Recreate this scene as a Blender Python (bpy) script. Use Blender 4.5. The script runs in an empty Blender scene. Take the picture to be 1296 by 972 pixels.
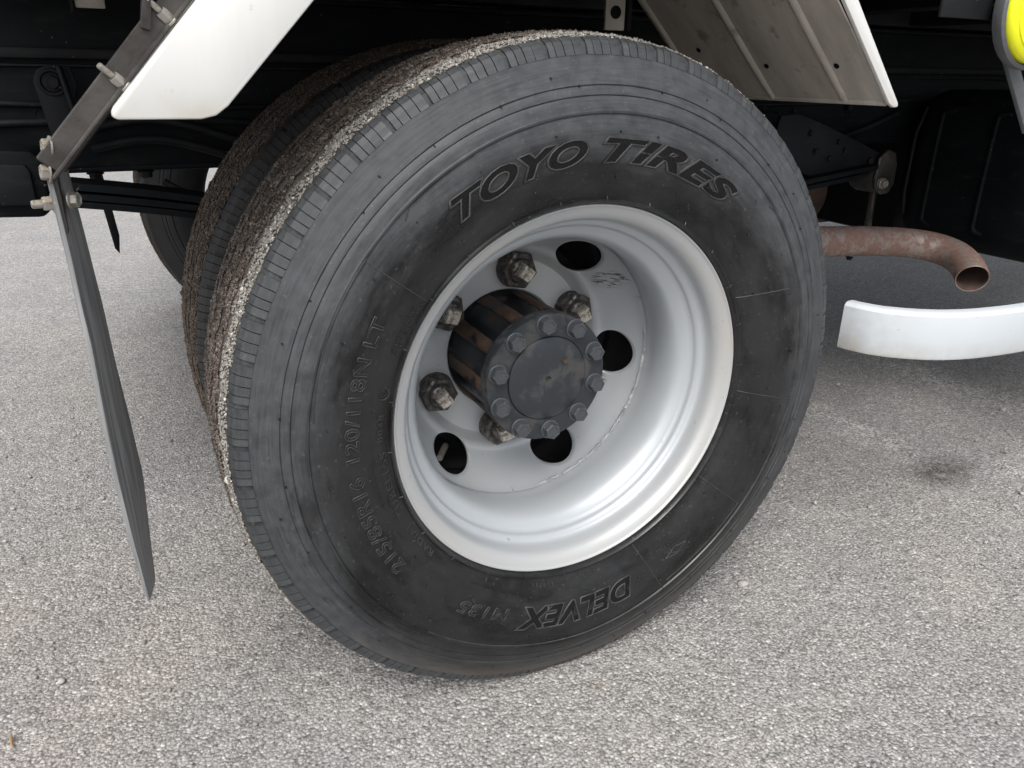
import bpy, bmesh, math, random
import numpy as np
from mathutils import Vector, Matrix
random.seed(7); rng = np.random.default_rng(7)
R = math.radians; PI = math.pi; cos = math.cos; sin = math.sin
SC = bpy.context.scene; COL = SC.collection

# ------------------------------------------------------------------ camera
cam = bpy.data.cameras.new('camera'); co = bpy.data.objects.new('camera', cam); COL.objects.link(co)
cam.sensor_width = 36; cam.lens = 26.673; cam.clip_start = .02; cam.clip_end = 2000
CM = [[0.89576, 0.41557, 0.15784], [-0.44435, 0.82665, 0.34526], [0.01300, -0.37941, 0.92514]]   # right, forward, up columns
co.matrix_world = Matrix(((CM[0][0], CM[0][2], -CM[0][1], -.4186), (CM[1][0], CM[1][2], -CM[1][1], -.7465),
                          (CM[2][0], CM[2][2], -CM[2][1], .7097), (0, 0, 0, 1)))
SC.camera = co
# ------------------------------------------------------------------ sky, sun, exposure
w = bpy.data.worlds.new('World'); SC.world = w; w.use_nodes = True
nt = w.node_tree; bg = nt.nodes['Background']
sky = nt.nodes.new('ShaderNodeTexSky'); sky.sky_type = 'NISHITA'; sky.sun_disc = False
SUN_EL, SUN_AZ = 52, 212                     # azimuth clockwise from +Y
sky.sun_elevation = R(SUN_EL); sky.sun_rotation = R(SUN_AZ); sky.dust_density = 4.0; sky.air_density = 1.0
hs = nt.nodes.new('ShaderNodeHueSaturation'); hs.inputs['Saturation'].default_value = .35
nt.links.new(sky.outputs[0], hs.inputs['Color']); nt.links.new(hs.outputs[0], bg.inputs['Color'])
bg.inputs['Strength'].default_value = .15
sl = bpy.data.lights.new('sun', 'SUN'); sl.energy = 1.5; sl.angle = R(28); sl.color = (1, .97, .93)
so = bpy.data.objects.new('sun', sl); COL.objects.link(so)
sd = Vector((sin(R(SUN_AZ)) * cos(R(SUN_EL)), cos(R(SUN_AZ)) * cos(R(SUN_EL)), sin(R(SUN_EL))))
so.rotation_euler = sd.to_track_quat('Z', 'Y').to_euler()
SC.view_settings.view_transform = 'Standard'; SC.view_settings.look = 'None'
SC.view_settings.gamma = 1; SC.view_settings.exposure = .56

GZ = .370      # axle height
# ------------------------------------------------------------------ materials
class NT:
    def __init__(s, name):
        s.m = bpy.data.materials.new(name); s.m.use_nodes = True; s.t = s.m.node_tree
        s.b = s.t.nodes['Principled BSDF']; s.tc = None
    def n(s, ty, **k):
        x = s.t.nodes.new('ShaderNode' + ty)
        for a, b in k.items(): setattr(x, a, b)
        return x
    def l(s, a, b): s.t.links.new(a, b)
    def put(s, sock, v):
        if hasattr(v, 'is_linked') or isinstance(v, bpy.types.NodeSocket): s.l(v, sock)
        elif isinstance(v, (tuple, list)) and len(v) == 3 and sock.type == 'RGBA': sock.default_value = (*v, 1)
        else: sock.default_value = v
    def obj(s):
        if not s.tc: s.tc = s.n('TexCoord')
        return s.tc.outputs['Object']
    def mapped(s, scale=(1, 1, 1), loc=(0, 0, 0), rot=(0, 0, 0), src=None):
        m = s.n('Mapping'); s.l(src or s.obj(), m.inputs[0])
        m.inputs['Scale'].default_value = scale; m.inputs['Location'].default_value = loc; m.inputs['Rotation'].default_value = rot
        return m.outputs[0]
    def noise(s, scale, detail=4, rough=.55, src=None, col=False):
        n = s.n('TexNoise'); n.inputs['Scale'].default_value = scale; n.inputs['Detail'].default_value = detail
        n.inputs['Roughness'].default_value = rough; s.l(src or s.obj(), n.inputs['Vector'])
        return n.outputs['Color' if col else 'Fac']
    def voro(s, scale, feature='F1', out='Distance', src=None, rnd=1.0):
        n = s.n('TexVoronoi', feature=feature); n.inputs['Scale'].default_value = scale; n.inputs['Randomness'].default_value = rnd
        s.l(src or s.obj(), n.inputs['Vector']); return n.outputs[out]
    def ramp(s, f, stops, interp='LINEAR'):
        r = s.n('ValToRGB'); r.color_ramp.interpolation = interp; e = r.color_ramp.elements
        while len(e) < len(stops): e.new(.5)
        for i, (p, c) in enumerate(stops):
            e[i].position = p
            e[i].color = (*c, 1) if isinstance(c, (tuple, list)) else (c, c, c, 1)
        s.l(f, r.inputs[0]); return r.outputs[0]
    def mix(s, f, a, b, mode='MIX'):
        m = s.n('Mix', data_type='RGBA', blend_type=mode); s.put(m.inputs[0], f); s.put(m.inputs[6], a); s.put(m.inputs[7], b)
        return m.outputs[2]
    def math(s, op, a, b=None, c=None, clamp=False):
        m = s.n('Math', operation=op, use_clamp=clamp); s.put(m.inputs[0], a)
        if b is not None: s.put(m.inputs[1], b)
        if c is not None: s.put(m.inputs[2], c)
        return m.outputs[0]
    def rng(s, v, a, b, c=0., d=1.):
        m = s.n('MapRange'); s.put(m.inputs[0], v)
        for i, q in enumerate((a, b, c, d)): m.inputs[i + 1].default_value = q
        return m.outputs[0]
    def xyz(s, src=None):
        x = s.n('SeparateXYZ'); s.l(src or s.obj(), x.inputs[0]); return x.outputs
    def radius(s, src=None):         # distance from the object's Y axis
        x = s.xyz(src); return s.math('SQRT', s.math('ADD', s.math('MULTIPLY', x[0], x[0]), s.math('MULTIPLY', x[2], x[2])))
    def spot(s, c, rad):             # 1 at a place, 0 beyond its radii
        m = s.mapped((1 / rad[0], 1 / rad[1], 1 / rad[2]), tuple(-c[i] / rad[i] for i in range(3)))
        v = s.n('VectorMath', operation='LENGTH'); s.l(m, v.inputs[0]); return s.rng(v.outputs['Value'], .2, 1, 1, 0)
    def bump(s, h, strength=.5, dist=.002, prev=None):
        b = s.n('Bump'); b.inputs['Strength'].default_value = strength; b.inputs['Distance'].default_value = dist
        s.l(h, b.inputs['Height'])
        if prev is not None: s.l(prev, b.inputs['Normal'])
        s.l(b.outputs[0], s.b.inputs['Normal']); return b.outputs[0]
    def set(s, **k):
        for a, v in k.items(): s.put(s.b.inputs[{'col': 'Base Color', 'rough': 'Roughness', 'metal': 'Metallic', 'spec': 'Specular IOR Level', 'coat': 'Coat Weight', 'crough': 'Coat Roughness'}[a]], v)
        return s

def mat_rubber(side=True):
    s = NT('tyre_rubber' if side else 'tread_rubber'); r = s.radius()
    x0 = s.xyz(); cv = s.n('CombineXYZ')      # smears follow the turning direction
    for i, q in enumerate((s.math('MULTIPLY', s.math('DIVIDE', x0[0], r), 2.6), s.math('MULTIPLY', s.math('DIVIDE', x0[2], r), 2.6), s.math('MULTIPLY', r, 34.))): s.l(q, cv.inputs[i])
    cf = s.n('CombineXYZ')
    for i, q in enumerate((s.math('MULTIPLY', s.math('DIVIDE', x0[0], r), 9.), s.math('MULTIPLY', s.math('DIVIDE', x0[2], r), 9.), s.math('MULTIPLY', r, 420.))): s.l(q, cf.inputs[i])
    na = s.noise(1, 7, .66, cv.outputs[0]); nf = s.noise(1, 5, .6, cf.outputs[0])
    n1 = s.math('ADD', s.math('MULTIPLY', na, .7), s.math('MULTIPLY', s.noise(13, 7, .7), .3)); n2 = s.noise(60, 5, .6); n3 = s.noise(4, 3)
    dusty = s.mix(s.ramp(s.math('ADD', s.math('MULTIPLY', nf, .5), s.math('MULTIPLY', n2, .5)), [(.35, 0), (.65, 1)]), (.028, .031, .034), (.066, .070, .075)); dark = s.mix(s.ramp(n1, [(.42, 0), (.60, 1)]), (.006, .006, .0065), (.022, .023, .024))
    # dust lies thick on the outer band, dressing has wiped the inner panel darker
    X_ = s.xyz(); edge = s.math('ADD', s.math('ADD', r, s.math('MULTIPLY', X_[2], .105)), s.math('MULTIPLY', s.math('SUBTRACT', n1, .5), .11))  # dark panel reaches farther out toward the bottom
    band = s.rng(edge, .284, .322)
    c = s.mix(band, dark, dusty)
    # dark smears over the dusty band, stronger toward the bottom
    x = s.xyz()
    smear = s.ramp(na, [(.52, 0), (.62, 1)])
    c = s.mix(s.math('MULTIPLY', smear, s.math('MULTIPLY', s.rng(x[2], .15, -.08), .8)), c, (.010, .010, .0105))
    # brown road dust on the lowest shoulder
    low = s.math('MULTIPLY', s.rng(x[2], -.18, -.34), s.rng(r, .335, .36))
    c = s.mix(s.math('MULTIPLY', low, s.rng(n1, .35, .6, .2, .75)), c, (.11, .09, .075))
    c = s.mix(s.math('MULTIPLY', s.ramp(s.noise(240, 2), [(.66, 0), (.72, 1)]), .16), c, (.2, .19, .17))
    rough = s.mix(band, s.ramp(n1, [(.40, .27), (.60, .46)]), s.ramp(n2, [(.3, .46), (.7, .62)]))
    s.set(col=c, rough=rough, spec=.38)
    b = s.bump(s.noise(700, 3), .12, .0006); s.bump(s.noise(12, 5, .65), .25, .003, b)
    return s.m
def mat_grit(dark=False):
    s = NT('stuck_grit'); g = s.n('NewGeometry'); rd = g.outputs['Random Per Island']
    y = s.xyz()[1]
    a = s.ramp(rd, [(0, (.22, .208, .188)), (.25, (.30, .287, .262)), (.5, (.25, .235, .212)), (.72, (.35, .337, .31)), (.90, (.16, .148, .135)), (.96, (.58, .57, .54))], 'CONSTANT')
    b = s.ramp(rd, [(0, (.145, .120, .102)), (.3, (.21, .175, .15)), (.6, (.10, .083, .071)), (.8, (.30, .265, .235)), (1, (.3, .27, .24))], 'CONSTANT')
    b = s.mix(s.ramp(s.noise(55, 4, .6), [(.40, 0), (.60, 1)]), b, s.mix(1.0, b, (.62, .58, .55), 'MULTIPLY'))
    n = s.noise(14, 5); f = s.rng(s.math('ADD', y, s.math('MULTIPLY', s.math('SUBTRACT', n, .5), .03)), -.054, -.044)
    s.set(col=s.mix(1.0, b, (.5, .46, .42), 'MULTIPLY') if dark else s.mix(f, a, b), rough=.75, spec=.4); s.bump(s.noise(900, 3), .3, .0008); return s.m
def mat_tread():
    s = NT('tread_dust'); n = s.noise(40, 5)
    s.set(col=s.mix(s.rng(s.radius(), .369, .374), (.012, .010, .009), s.mix(n, (.07, .06, .052), (.17, .15, .13))), rough=.9); s.bump(s.noise(350, 4), .8, .002); return s.m
def mat_silver():
    s = NT('silver_wheel_paint'); r = s.radius(); x = s.xyz()
    n = s.noise(7, 5); fine = s.noise(160, 3)
    c = s.mix(n, (.385, .412, .438), (.43, .455, .472)); 
    # beige brake dust baked on flange and bead seat
    seat = s.rng(r, .196, .203)
    c = s.mix(s.math('MULTIPLY', seat, s.rng(n, .3, .65, .25, .8)), c, (.45, .44, .42))
    # brown grime toward the hub side
    c = s.mix(s.math('MULTIPLY', s.rng(x[1], .02, .10), s.rng(s.noise(11, 5), .35, .7, .0, .45)), c, (.44, .43, .41))
    # scuffs through the paint
    scr = s.ramp(s.noise(1, 6, .7, s.mapped((60, 60, 420), rot=(0, R(28), 0))), [(.50, 0), (.56, 1)])
    k = s.math('MAXIMUM', s.spot((.135, .075, .09), (.022, .05, .016)), s.spot((.125, .075, -.055), (.022, .05, .022)))
    c = s.mix(s.math('MULTIPLY', scr, s.rng(k, .05, .35)), c, (.10, .08, .065))
    chips = s.ramp(s.noise(130, 2), [(.73, 0), (.75, 1)])
    c = s.mix(s.math('MULTIPLY', chips, .55), c, (.12, .10, .09))
    s.set(col=c, metal=.30, rough=s.ramp(s.noise(20, 4), [(.3, .34), (.7, .44)]), spec=.5)
    s.bump(fine, .06, .0006); return s.m
def plain(name, a, b, rough, metal=0, scale=25, bump=.2, spec=.5, bscale=300):
    s = NT(name); n = s.noise(scale, 6, .6)
    s.set(col=s.mix(s.ramp(n, [(.35, 0), (.65, 1)]), a, b), rough=s.ramp(s.noise(scale * 2, 4), [(.3, max(rough - .08, .05)), (.7, min(1, rough + .1))]), metal=metal, spec=spec)
    s.bump(s.noise(bscale, 4), bump, .001); return s.m
def mat_rust(name, steel, rust, amt=.5, scale=60, rough=.6):
    s = NT(name); n = s.noise(scale, 8, .68)
    f = s.ramp(n, [(max(0, .62 - amt * .4), 0), (min(1, .72 - amt * .4), 1)])
    c = s.mix(f, steel, s.mix(s.noise(scale * 4, 4), rust, tuple(q * .45 for q in rust)))
    s.set(col=c, rough=s.mix(f, (rough * .7,) * 3, (.85,) * 3), metal=s.math('MULTIPLY', s.math('SUBTRACT', 1., f), .5))
    s.bump(n, .35, .001); return s.m
def mat_ground():
    s = NT('asphalt'); P = s.obj()
    cell = s.voro(250, out='Color'); cv = s.xyz(cell)[0]; d = s.voro(250)
    cell2 = s.xyz(s.voro(480, out='Color'))[1]; d2 = s.voro(480)
    a = s.ramp(cv, [(0, (.17, .165, .16)), (.14, (.34, .332, .322)), (.36, (.27, .265, .26)), (.52, (.38, .371, .36)), (.70, (.30, .284, .27)), (.82, (.45, .442, .43)), (.94, (.64, .635, .62))], 'CONSTANT')
    b = s.ramp(cell2, [(0, (.14, .135, .13)), (.25, (.30, .292, .284)), (.55, (.41, .402, .392)), (.82, (.64, .635, .62))], 'CONSTANT')
    c = s.mix(.42, a, b)
    gap = s.math('MULTIPLY', s.rng(d, .42, .75), s.ramp(s.noise(45, 3), [(.35, .25), (.65, 1)]))
    c = s.mix(s.math('MULTIPLY', gap, .65), c, (.085, .082, .079))
    # broad patches: pinkish dust and grey
    c = s.mix(s.rng(s.noise(2.2, 4), .35, .65), c, s.mix(1.0, c, (1.07, 1.04, 1.01), 'MULTIPLY'))
    c = s.mix(s.rng(s.noise(5.5, 5), .38, .68, 0, .8), c, s.mix(1.0, c, (.84, .86, .875), 'MULTIPLY'))
    c = s.mix(s.math('MULTIPLY', s.spot((-.70, .1, 0), (.5, .7, 1)), .6), c, s.mix(1.0, c, (1.04, .985, .96), 'MULTIPLY'))
    n = s.noise(30, 6, .7)
    # dark oil spot
    o = s.math('MULTIPLY', s.spot((.925, .052, 0), (.105, .065, 1)), s.rng(n, .3, .55))
    c = s.mix(s.math('MULTIPLY', o, .85), c, (.045, .034, .028))
    # pale scuffed streaks
    m1 = s.spot((.930, .26, 0), (.075, .25, 1)); m2 = s.spot((1.37, .40, 0), (.10, .42, 1)); m3 = s.spot((1.10, -.03, 0), (.14, .12, 1))
    k = s.math('MULTIPLY', s.math('MAXIMUM', s.math('MAXIMUM', m1, m2), m3), s.math('MULTIPLY', s.ramp(s.noise(30, 6, .8), [(.44, 0), (.58, 1)]), s.rng(cv, .45, .55)))
    c = s.mix(s.math('MULTIPLY', k, .8), c, (.66, .655, .635))
    s.set(col=c, rough=.82, spec=.35)
    h = s.math('ADD', s.math('MULTIPLY', s.math('SUBTRACT', 1., d), .9), s.math('MULTIPLY', s.math('ADD', cell2, s.math('SUBTRACT', 1., d2)), .22))
    s.bump(s.math('ADD', h, s.math('MULTIPLY', cv, .5)), .85, .0026).node.inputs['Strength']
    s.l(s.rng(s.xyz(P)[1], .9, 2.6, .85, .25), [q for q in s.t.nodes if q.bl_idname == 'ShaderNodeBump'][0].inputs['Strength']); return s.m

M = dict(rubber=mat_rubber(), grit=mat_grit(), darkgrit=mat_grit(True), inner=plain('plain_shaded_tyre_rubber', (.010, .010, .011), (.022, .022, .023), .6, scale=20), tread=mat_tread(), silver=mat_silver(), ground=mat_ground(),
    letter=plain('letter_rubber', (.010, .010, .010), (.022, .022, .022), .5, scale=80, spec=.3),
    fineridge=plain('fine_letter_rubber', (.020, .020, .020), (.036, .037, .038), .5, scale=60, spec=.35),
    ridge=plain('ridge_rubber', (.022, .022, .022), (.045, .046, .047), .48, scale=60),
    black=plain('black_chassis_paint', (.0032, .0042, .0056), (.0065, .0085, .0105), .6, spec=.10, scale=12, bump=.12, bscale=120),
    dull=plain('dusty_black_steel', (.006, .007, .009), (.015, .0165, .018), .65, scale=30, spec=.15),
    hubface=mat_rust('grey_hub_steel', (.044, .050, .057), (.066, .066, .064), .28, 30, .5),
    hubbody=mat_rust('black_hub_paint', (.014, .017, .022), (.07, .042, .03), .18, 35, .45),
    hubrust=mat_rust('rusty_hub_ridge', (.020, .021, .024), (.105, .062, .042), .52, 26, .6),
    bolt=mat_rust('grey_bolt_steel', (.085, .092, .104), (.10, .08, .065), .2, 90, .42),
    nut=mat_rust('dark_nut_steel', (.13, .125, .118), (.055, .046, .04), .5, 120, .38),
    stud=mat_rust('worn_stud_steel', (.50, .47, .42), (.22, .17, .12), .3, 160, .5),
    white=plain('white_plastic', (.60, .61, .60), (.66, .665, .65), .35, scale=5, bump=.04),
    zinc=mat_rust('zinc_steel', (.30, .285, .26), (.25, .20, .14), .3, 150, .5),
    under=plain('grimy_fender_underside', (.115, .098, .084), (.21, .185, .16), .55, scale=9, bump=.3, bscale=180),
    angle=plain('dusty_bracket_steel', (.030, .027, .025), (.075, .069, .064), .34, metal=.4, scale=22),
    rustpipe=mat_rust('rusty_exhaust', (.33, .275, .25), (.30, .185, .15), .5, 38, .8),
    soot=plain('exhaust_soot', (.05, .035, .03), (.12, .075, .06), .9),
    dullsilver=plain('grey_sealant', (.15, .16, .165), (.36, .37, .37), .45, scale=70), bluewhite=plain('white_bar_paint', (.56, .61, .65), (.64, .68, .71), .35, scale=6, bump=.04),
    yellow=plain('yellow_reflector', (.78, .80, .01), (.85, .86, .03), .2, scale=8, bump=.02),
    grey=plain('grey_lamp_housing', (.085, .09, .10), (.13, .135, .14), .35),
    flap=plain('worn_flap_rubber', (.085, .087, .088), (.17, .175, .175), .5, scale=16, bump=.4, bscale=90),
    twig=plain('dry_twig', (.28, .17, .09), (.36, .24, .14), .8), stone=plain('loose_stone', (.22, .2, .19), (.42, .4, .38), .8, scale=60))
# streaky wear along the flap, metres are stretched along Z
def streak_flap():
    s = NT('streaked_flap_rubber'); n = s.noise(1, 6, .6, s.mapped((220, 220, 7))); n2 = s.noise(6, 4)
    c = s.mix(s.ramp(n, [(.35, 0), (.68, 1)]), (.12, .124, .127), (.34, .345, .345))
    s.set(col=c, rough=.46); s.bump(n, .3, .001); return s.m
M['flap'] = streak_flap()
def specked(name, a, b, rough, spec):      # black paint with road dust and pale flecks
    s = NT(name); n = s.noise(7, 6, .65); c = s.mix(s.ramp(n, [(.4, 0), (.7, 1)]), a, b)
    c = s.mix(s.math('MULTIPLY', s.ramp(s.noise(150, 1), [(.76, 0), (.79, 1)]), .55), c, (.16, .155, .15))
    c = s.mix(s.math('MULTIPLY', s.ramp(s.noise(1, 5, .7, s.mapped((14, 14, 60))), [(.55, 0), (.75, 1)]), .35), c, (.035, .033, .031))
    s.set(col=c, rough=rough, spec=spec); s.bump(s.noise(90, 4), .15, .001); return s.m
M['black'] = specked('black_chassis_paint', (.0032, .0042, .0056), (.0075, .0092, .011), .58, .12)
M['dull'] = specked('dusty_black_steel', (.006, .007, .009), (.016, .017, .019), .62, .18)
def specked_white():
    s = NT('road_grimed_white'); n = s.noise(5, 5); c = s.mix(n, (.60, .605, .59), (.66, .665, .65))
    c = s.mix(s.math('MULTIPLY', s.ramp(s.noise(110, 3), [(.70, 0), (.76, 1)]), .35), c, (.38, .34, .28))
    c = s.mix(s.math('MULTIPLY', s.rng(s.xyz()[2], .70, .675), s.rng(s.noise(40, 4), .35, .7, .1, .7)), c, (.50, .47, .38))
    c = s.mix(s.math('MULTIPLY', s.ramp(s.noise(1, 5, .6, s.mapped((30, 30, 5))), [(.52, 0), (.72, 1)]), .15), c, (.40, .38, .34))
    s.set(col=c, rough=.32); s.bump(s.noise(8, 3), .08, .003); return s.m
M['white'] = specked_white()
def bar_white():
    s = NT('white_bar_paint'); c = s.mix(s.noise(6, 4), (.52, .565, .60), (.60, .635, .665)); x = s.xyz()
    low = s.math('MULTIPLY', s.rng(x[2], .375, .350), s.rng(s.noise(30, 5, .7), .35, .65))
    c = s.mix(s.math('MULTIPLY', low, s.rng(x[0], .75, .46, .25, .8)), c, (.40, .35, .26))
    c = s.mix(s.math('MULTIPLY', s.rng(x[0], .53, .45), s.rng(s.noise(50, 5), .4, .65, 0, .5)), c, (.42, .42, .40))
    c = s.mix(s.math('MULTIPLY', s.ramp(s.noise(160, 2), [(.72, 0), (.76, 1)]), .4), c, (.30, .28, .25))
    s.set(col=c, rough=.34); return s.m
M['bluewhite'] = bar_white()
def streak_under():
    s = NT('grimy_fender_underside'); n = s.noise(1, 6, .65, s.mapped((5, 16, 5))); n2 = s.noise(26, 5, .6)
    c = s.mix(s.ramp(n, [(.35, 0), (.65, 1)]), (.34, .305, .265), (.56, .52, .46))
    c = s.mix(s.ramp(n2, [(.6, 0), (.7, .6)]), c, (.13, .105, .085))
    s.set(col=c, rough=.45, metal=.0); s.bump(n2, .25, .0015); return s.m
M['under'] = streak_under()
def hatched():
    s = NT('hatched_letter_rubber'); w_ = s.n('TexWave', wave_type='BANDS', bands_direction='X'); s.l(s.mapped(rot=(0, R(35), 0)), w_.inputs['Vector'])
    w_.inputs['Scale'].default_value = 120
    s.set(col=(.006, .006, .0065), rough=.55, spec=.25); s.bump(w_.outputs['Fac'], .8, .0008); return s.m
M['hatch'] = hatched()

# ------------------------------------------------------------------ object helpers
def link(name, me, m=None, parent=None, kind=None, label=None, smooth=None):
    o = bpy.data.objects.new(name, me); COL.objects.link(o)
    if m is not None and not me.materials: me.materials.append(m)
    if parent is not None: o.parent = parent
    if kind: o['kind'] = kind
    if label: o['label'] = label
    if smooth is not None and me.polygons:
        me.polygons.foreach_set('use_smooth', [True] * len(me.polygons))
        me.set_sharp_from_angle(angle=R(smooth))
    return o
def mesh(name, v, f):
    me = bpy.data.meshes.new(name); me.from_pydata([tuple(map(float, p)) for p in v], [], f); me.update(); return me
def bm_mesh(name, bm):
    bmesh.ops.recalc_face_normals(bm, faces=bm.faces); me = bpy.data.meshes.new(name); bm.to_mesh(me); bm.free(); return me
def tag(o, label, cat, group=None):
    o['label'] = label; o['category'] = cat
    if group: o['group'] = group
def wheel_pt(r, a, y): return (r * cos(a), y, r * sin(a))          # a in radians, ccw seen from the camera side
def lathe(name, prof, n=192, wob=None, amin=0, amax=2 * PI):
    full = abs(amax - amin - 2 * PI) < 1e-6; cols = n if full else n + 1
    v = []; f = []
    for j in range(cols):
        a = amin + (amax - amin) * j / n
        for i, (r, y) in enumerate(prof):
            if wob: r, y = wob(i, a, r, y)
            v.append(wheel_pt(r, a, y))
    m = len(prof)
    for j in range(n):
        k = (j + 1) % cols
        for i in range(m - 1): f.append((j * m + i, j * m + i + 1, k * m + i + 1, k * m + i))
    return mesh(name, v, f)
def add_box(bm, c, s, rot=None, bev=0, seg=2):
    g = bmesh.ops.create_cube(bm, size=1); vs = g['verts']
    bmesh.ops.scale(bm, vec=s, verts=vs)
    if bev:
        es = list({e for q in vs for e in q.link_edges})
        vs = list({q for fc in bmesh.ops.bevel(bm, geom=es, offset=bev, segments=seg, affect='EDGES', profile=.5)['faces'] for q in fc.verts} | {q for q in vs if q.is_valid})
    if rot is not None: bmesh.ops.rotate(bm, cent=(0, 0, 0), matrix=rot, verts=vs)
    bmesh.ops.translate(bm, vec=c, verts=vs); return vs
def box(name, c, s, m, parent, rot=None, bev=.003, **k):
    bm = bmesh.new(); add_box(bm, c, s, rot, bev); return link(name, bm_mesh(name, bm), m, parent, smooth=40, **k)
def tube_geo(pts, rad, n=16, closed=False, cap=True, irr=0):
    pts = [Vector(q) for q in pts]; v = []; f = []; N = len(pts)
    up = None
    for i, q in enumerate(pts):
        t = (pts[min(i + 1, N - 1)] - pts[max(i - 1, 0)]).normalized()
        if closed: t = (pts[(i + 1) % N] - pts[i - 1]).normalized()
        if up is None: up = t.orthogonal().normalized()
        up = (up - t * up.dot(t)).normalized(); b = t.cross(up)
        r = rad[i] if isinstance(rad, (list, tuple)) else rad
        for j in range(n):
            a = 2 * PI * j / n; rr = r * (1 + (random.uniform(-irr, irr) if irr else 0))
            v.append(q + up * cos(a) * rr + b * sin(a) * rr)
    for i in range(N if closed else N - 1):
        k = (i + 1) % N
        for j in range(n): f.append((i * n + j, i * n + (j + 1) % n, k * n + (j + 1) % n, k * n + j))
    if cap and not closed: f.append(tuple(range(n))[::-1]); f.append(tuple((N - 1) * n + j for j in range(n)))
    return v, f
def tube(name, pts, rad, m, parent, n=16, **k):
    irr = k.pop('irr', 0); cap = k.pop('cap', True); closed = k.pop('closed', False)
    v, f = tube_geo(pts, rad, n, closed, cap, irr); return link(name, mesh(name, v, f), m, parent, smooth=50, **k)
def smooth_path(pts, n=8):
    pts = [Vector(q) for q in pts]; out = []
    P = [pts[0]] + pts + [pts[-1]]
    for i in range(1, len(P) - 2):
        a, b, c, d = P[i - 1:i + 3]
        for k in range(n):
            t = k / n
            out.append(.5 * ((2 * b) + (c - a) * t + (2 * a - 5 * b + 4 * c - d) * t * t + (3 * b - a - 3 * c + d) * t ** 3))
    out.append(pts[-1]); return out
def prism(name, poly, y0, y1, m, parent, bev=.002, axis='y', **k):      # outline in X,Z (axis y) or Y,Z (axis x) with real depth
    bm = bmesh.new()
    P = [(a, y0, b) if axis == 'y' else (y0, a, b) for a, b in poly]
    fc = bm.faces.new([bm.verts.new(q) for q in P])
    g = bmesh.ops.extrude_face_region(bm, geom=[fc]); d = y1 - y0
    bmesh.ops.translate(bm, vec=(0, d, 0) if axis == 'y' else (d, 0, 0), verts=[q for q in g['geom'] if isinstance(q, bmesh.types.BMVert)])
    if bev:
        es = [e for e in bm.edges if len(e.link_faces) == 2 and e.calc_face_angle(0) > .3]
        bmesh.ops.bevel(bm, geom=es, offset=bev, segments=2, affect='EDGES', profile=.5, clamp_overlap=True)
    return link(name, bm_mesh(name, bm), m, parent, smooth=40, **k)
def axial(bm, rings, n, c=(0, 0, 0), rot=0.):
    """solid of revolution / n-gon prism about -Y: rings of (radius, y)"""
    prev = None
    for r, y in rings:
        cur = [bm.verts.new((c[0] + r * cos(rot + 2 * PI * j / n), c[1] + y, c[2] + r * sin(rot + 2 * PI * j / n))) for j in range(n)]
        if prev:
            for j in range(n): bm.faces.new((prev[j], prev[(j + 1) % n], cur[(j + 1) % n], cur[j]))
        else: bm.faces.new(cur[::-1])
        prev = cur
    bm.faces.new(prev)
def bolt_mesh(name, ra, h, wr=None, wh=.002, shank=None):      # hex head standing on -Y from y=0
    bm = bmesh.new(); y = 0
    if wr: axial(bm, [(wr, 0), (wr, -wh * .8), (wr * .93, -wh)], 24); y = -wh
    axial(bm, [(ra, y), (ra, y - h * .82), (ra * .9, y - h), (ra * .70, y - h * 1.0), (ra * .66, y - h * .9)], 6, rot=.3)
    if shank: axial(bm, [(shank[0], y - h * .9), (shank[0], y - h - shank[1]), (shank[0] * .8, y - h - shank[1] - .001)], 12)
    return bm_mesh(name, bm)
def put_bolt(name, me, m, parent, loc, d=(0, -1, 0), spin=0):
    o = link(name, me, m, parent); o.location = loc
    o.rotation_mode = 'QUATERNION'; o.rotation_quaternion = Vector((0, -1, 0)).rotation_difference(Vector(d)) @ Vector((0, 1, 0)).rotation_difference(Vector((0, 1, 0)))
    if spin:
        from mathutils import Quaternion
        o.rotation_quaternion = o.rotation_quaternion @ Quaternion((0, 1, 0), spin)
    return o

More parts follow.
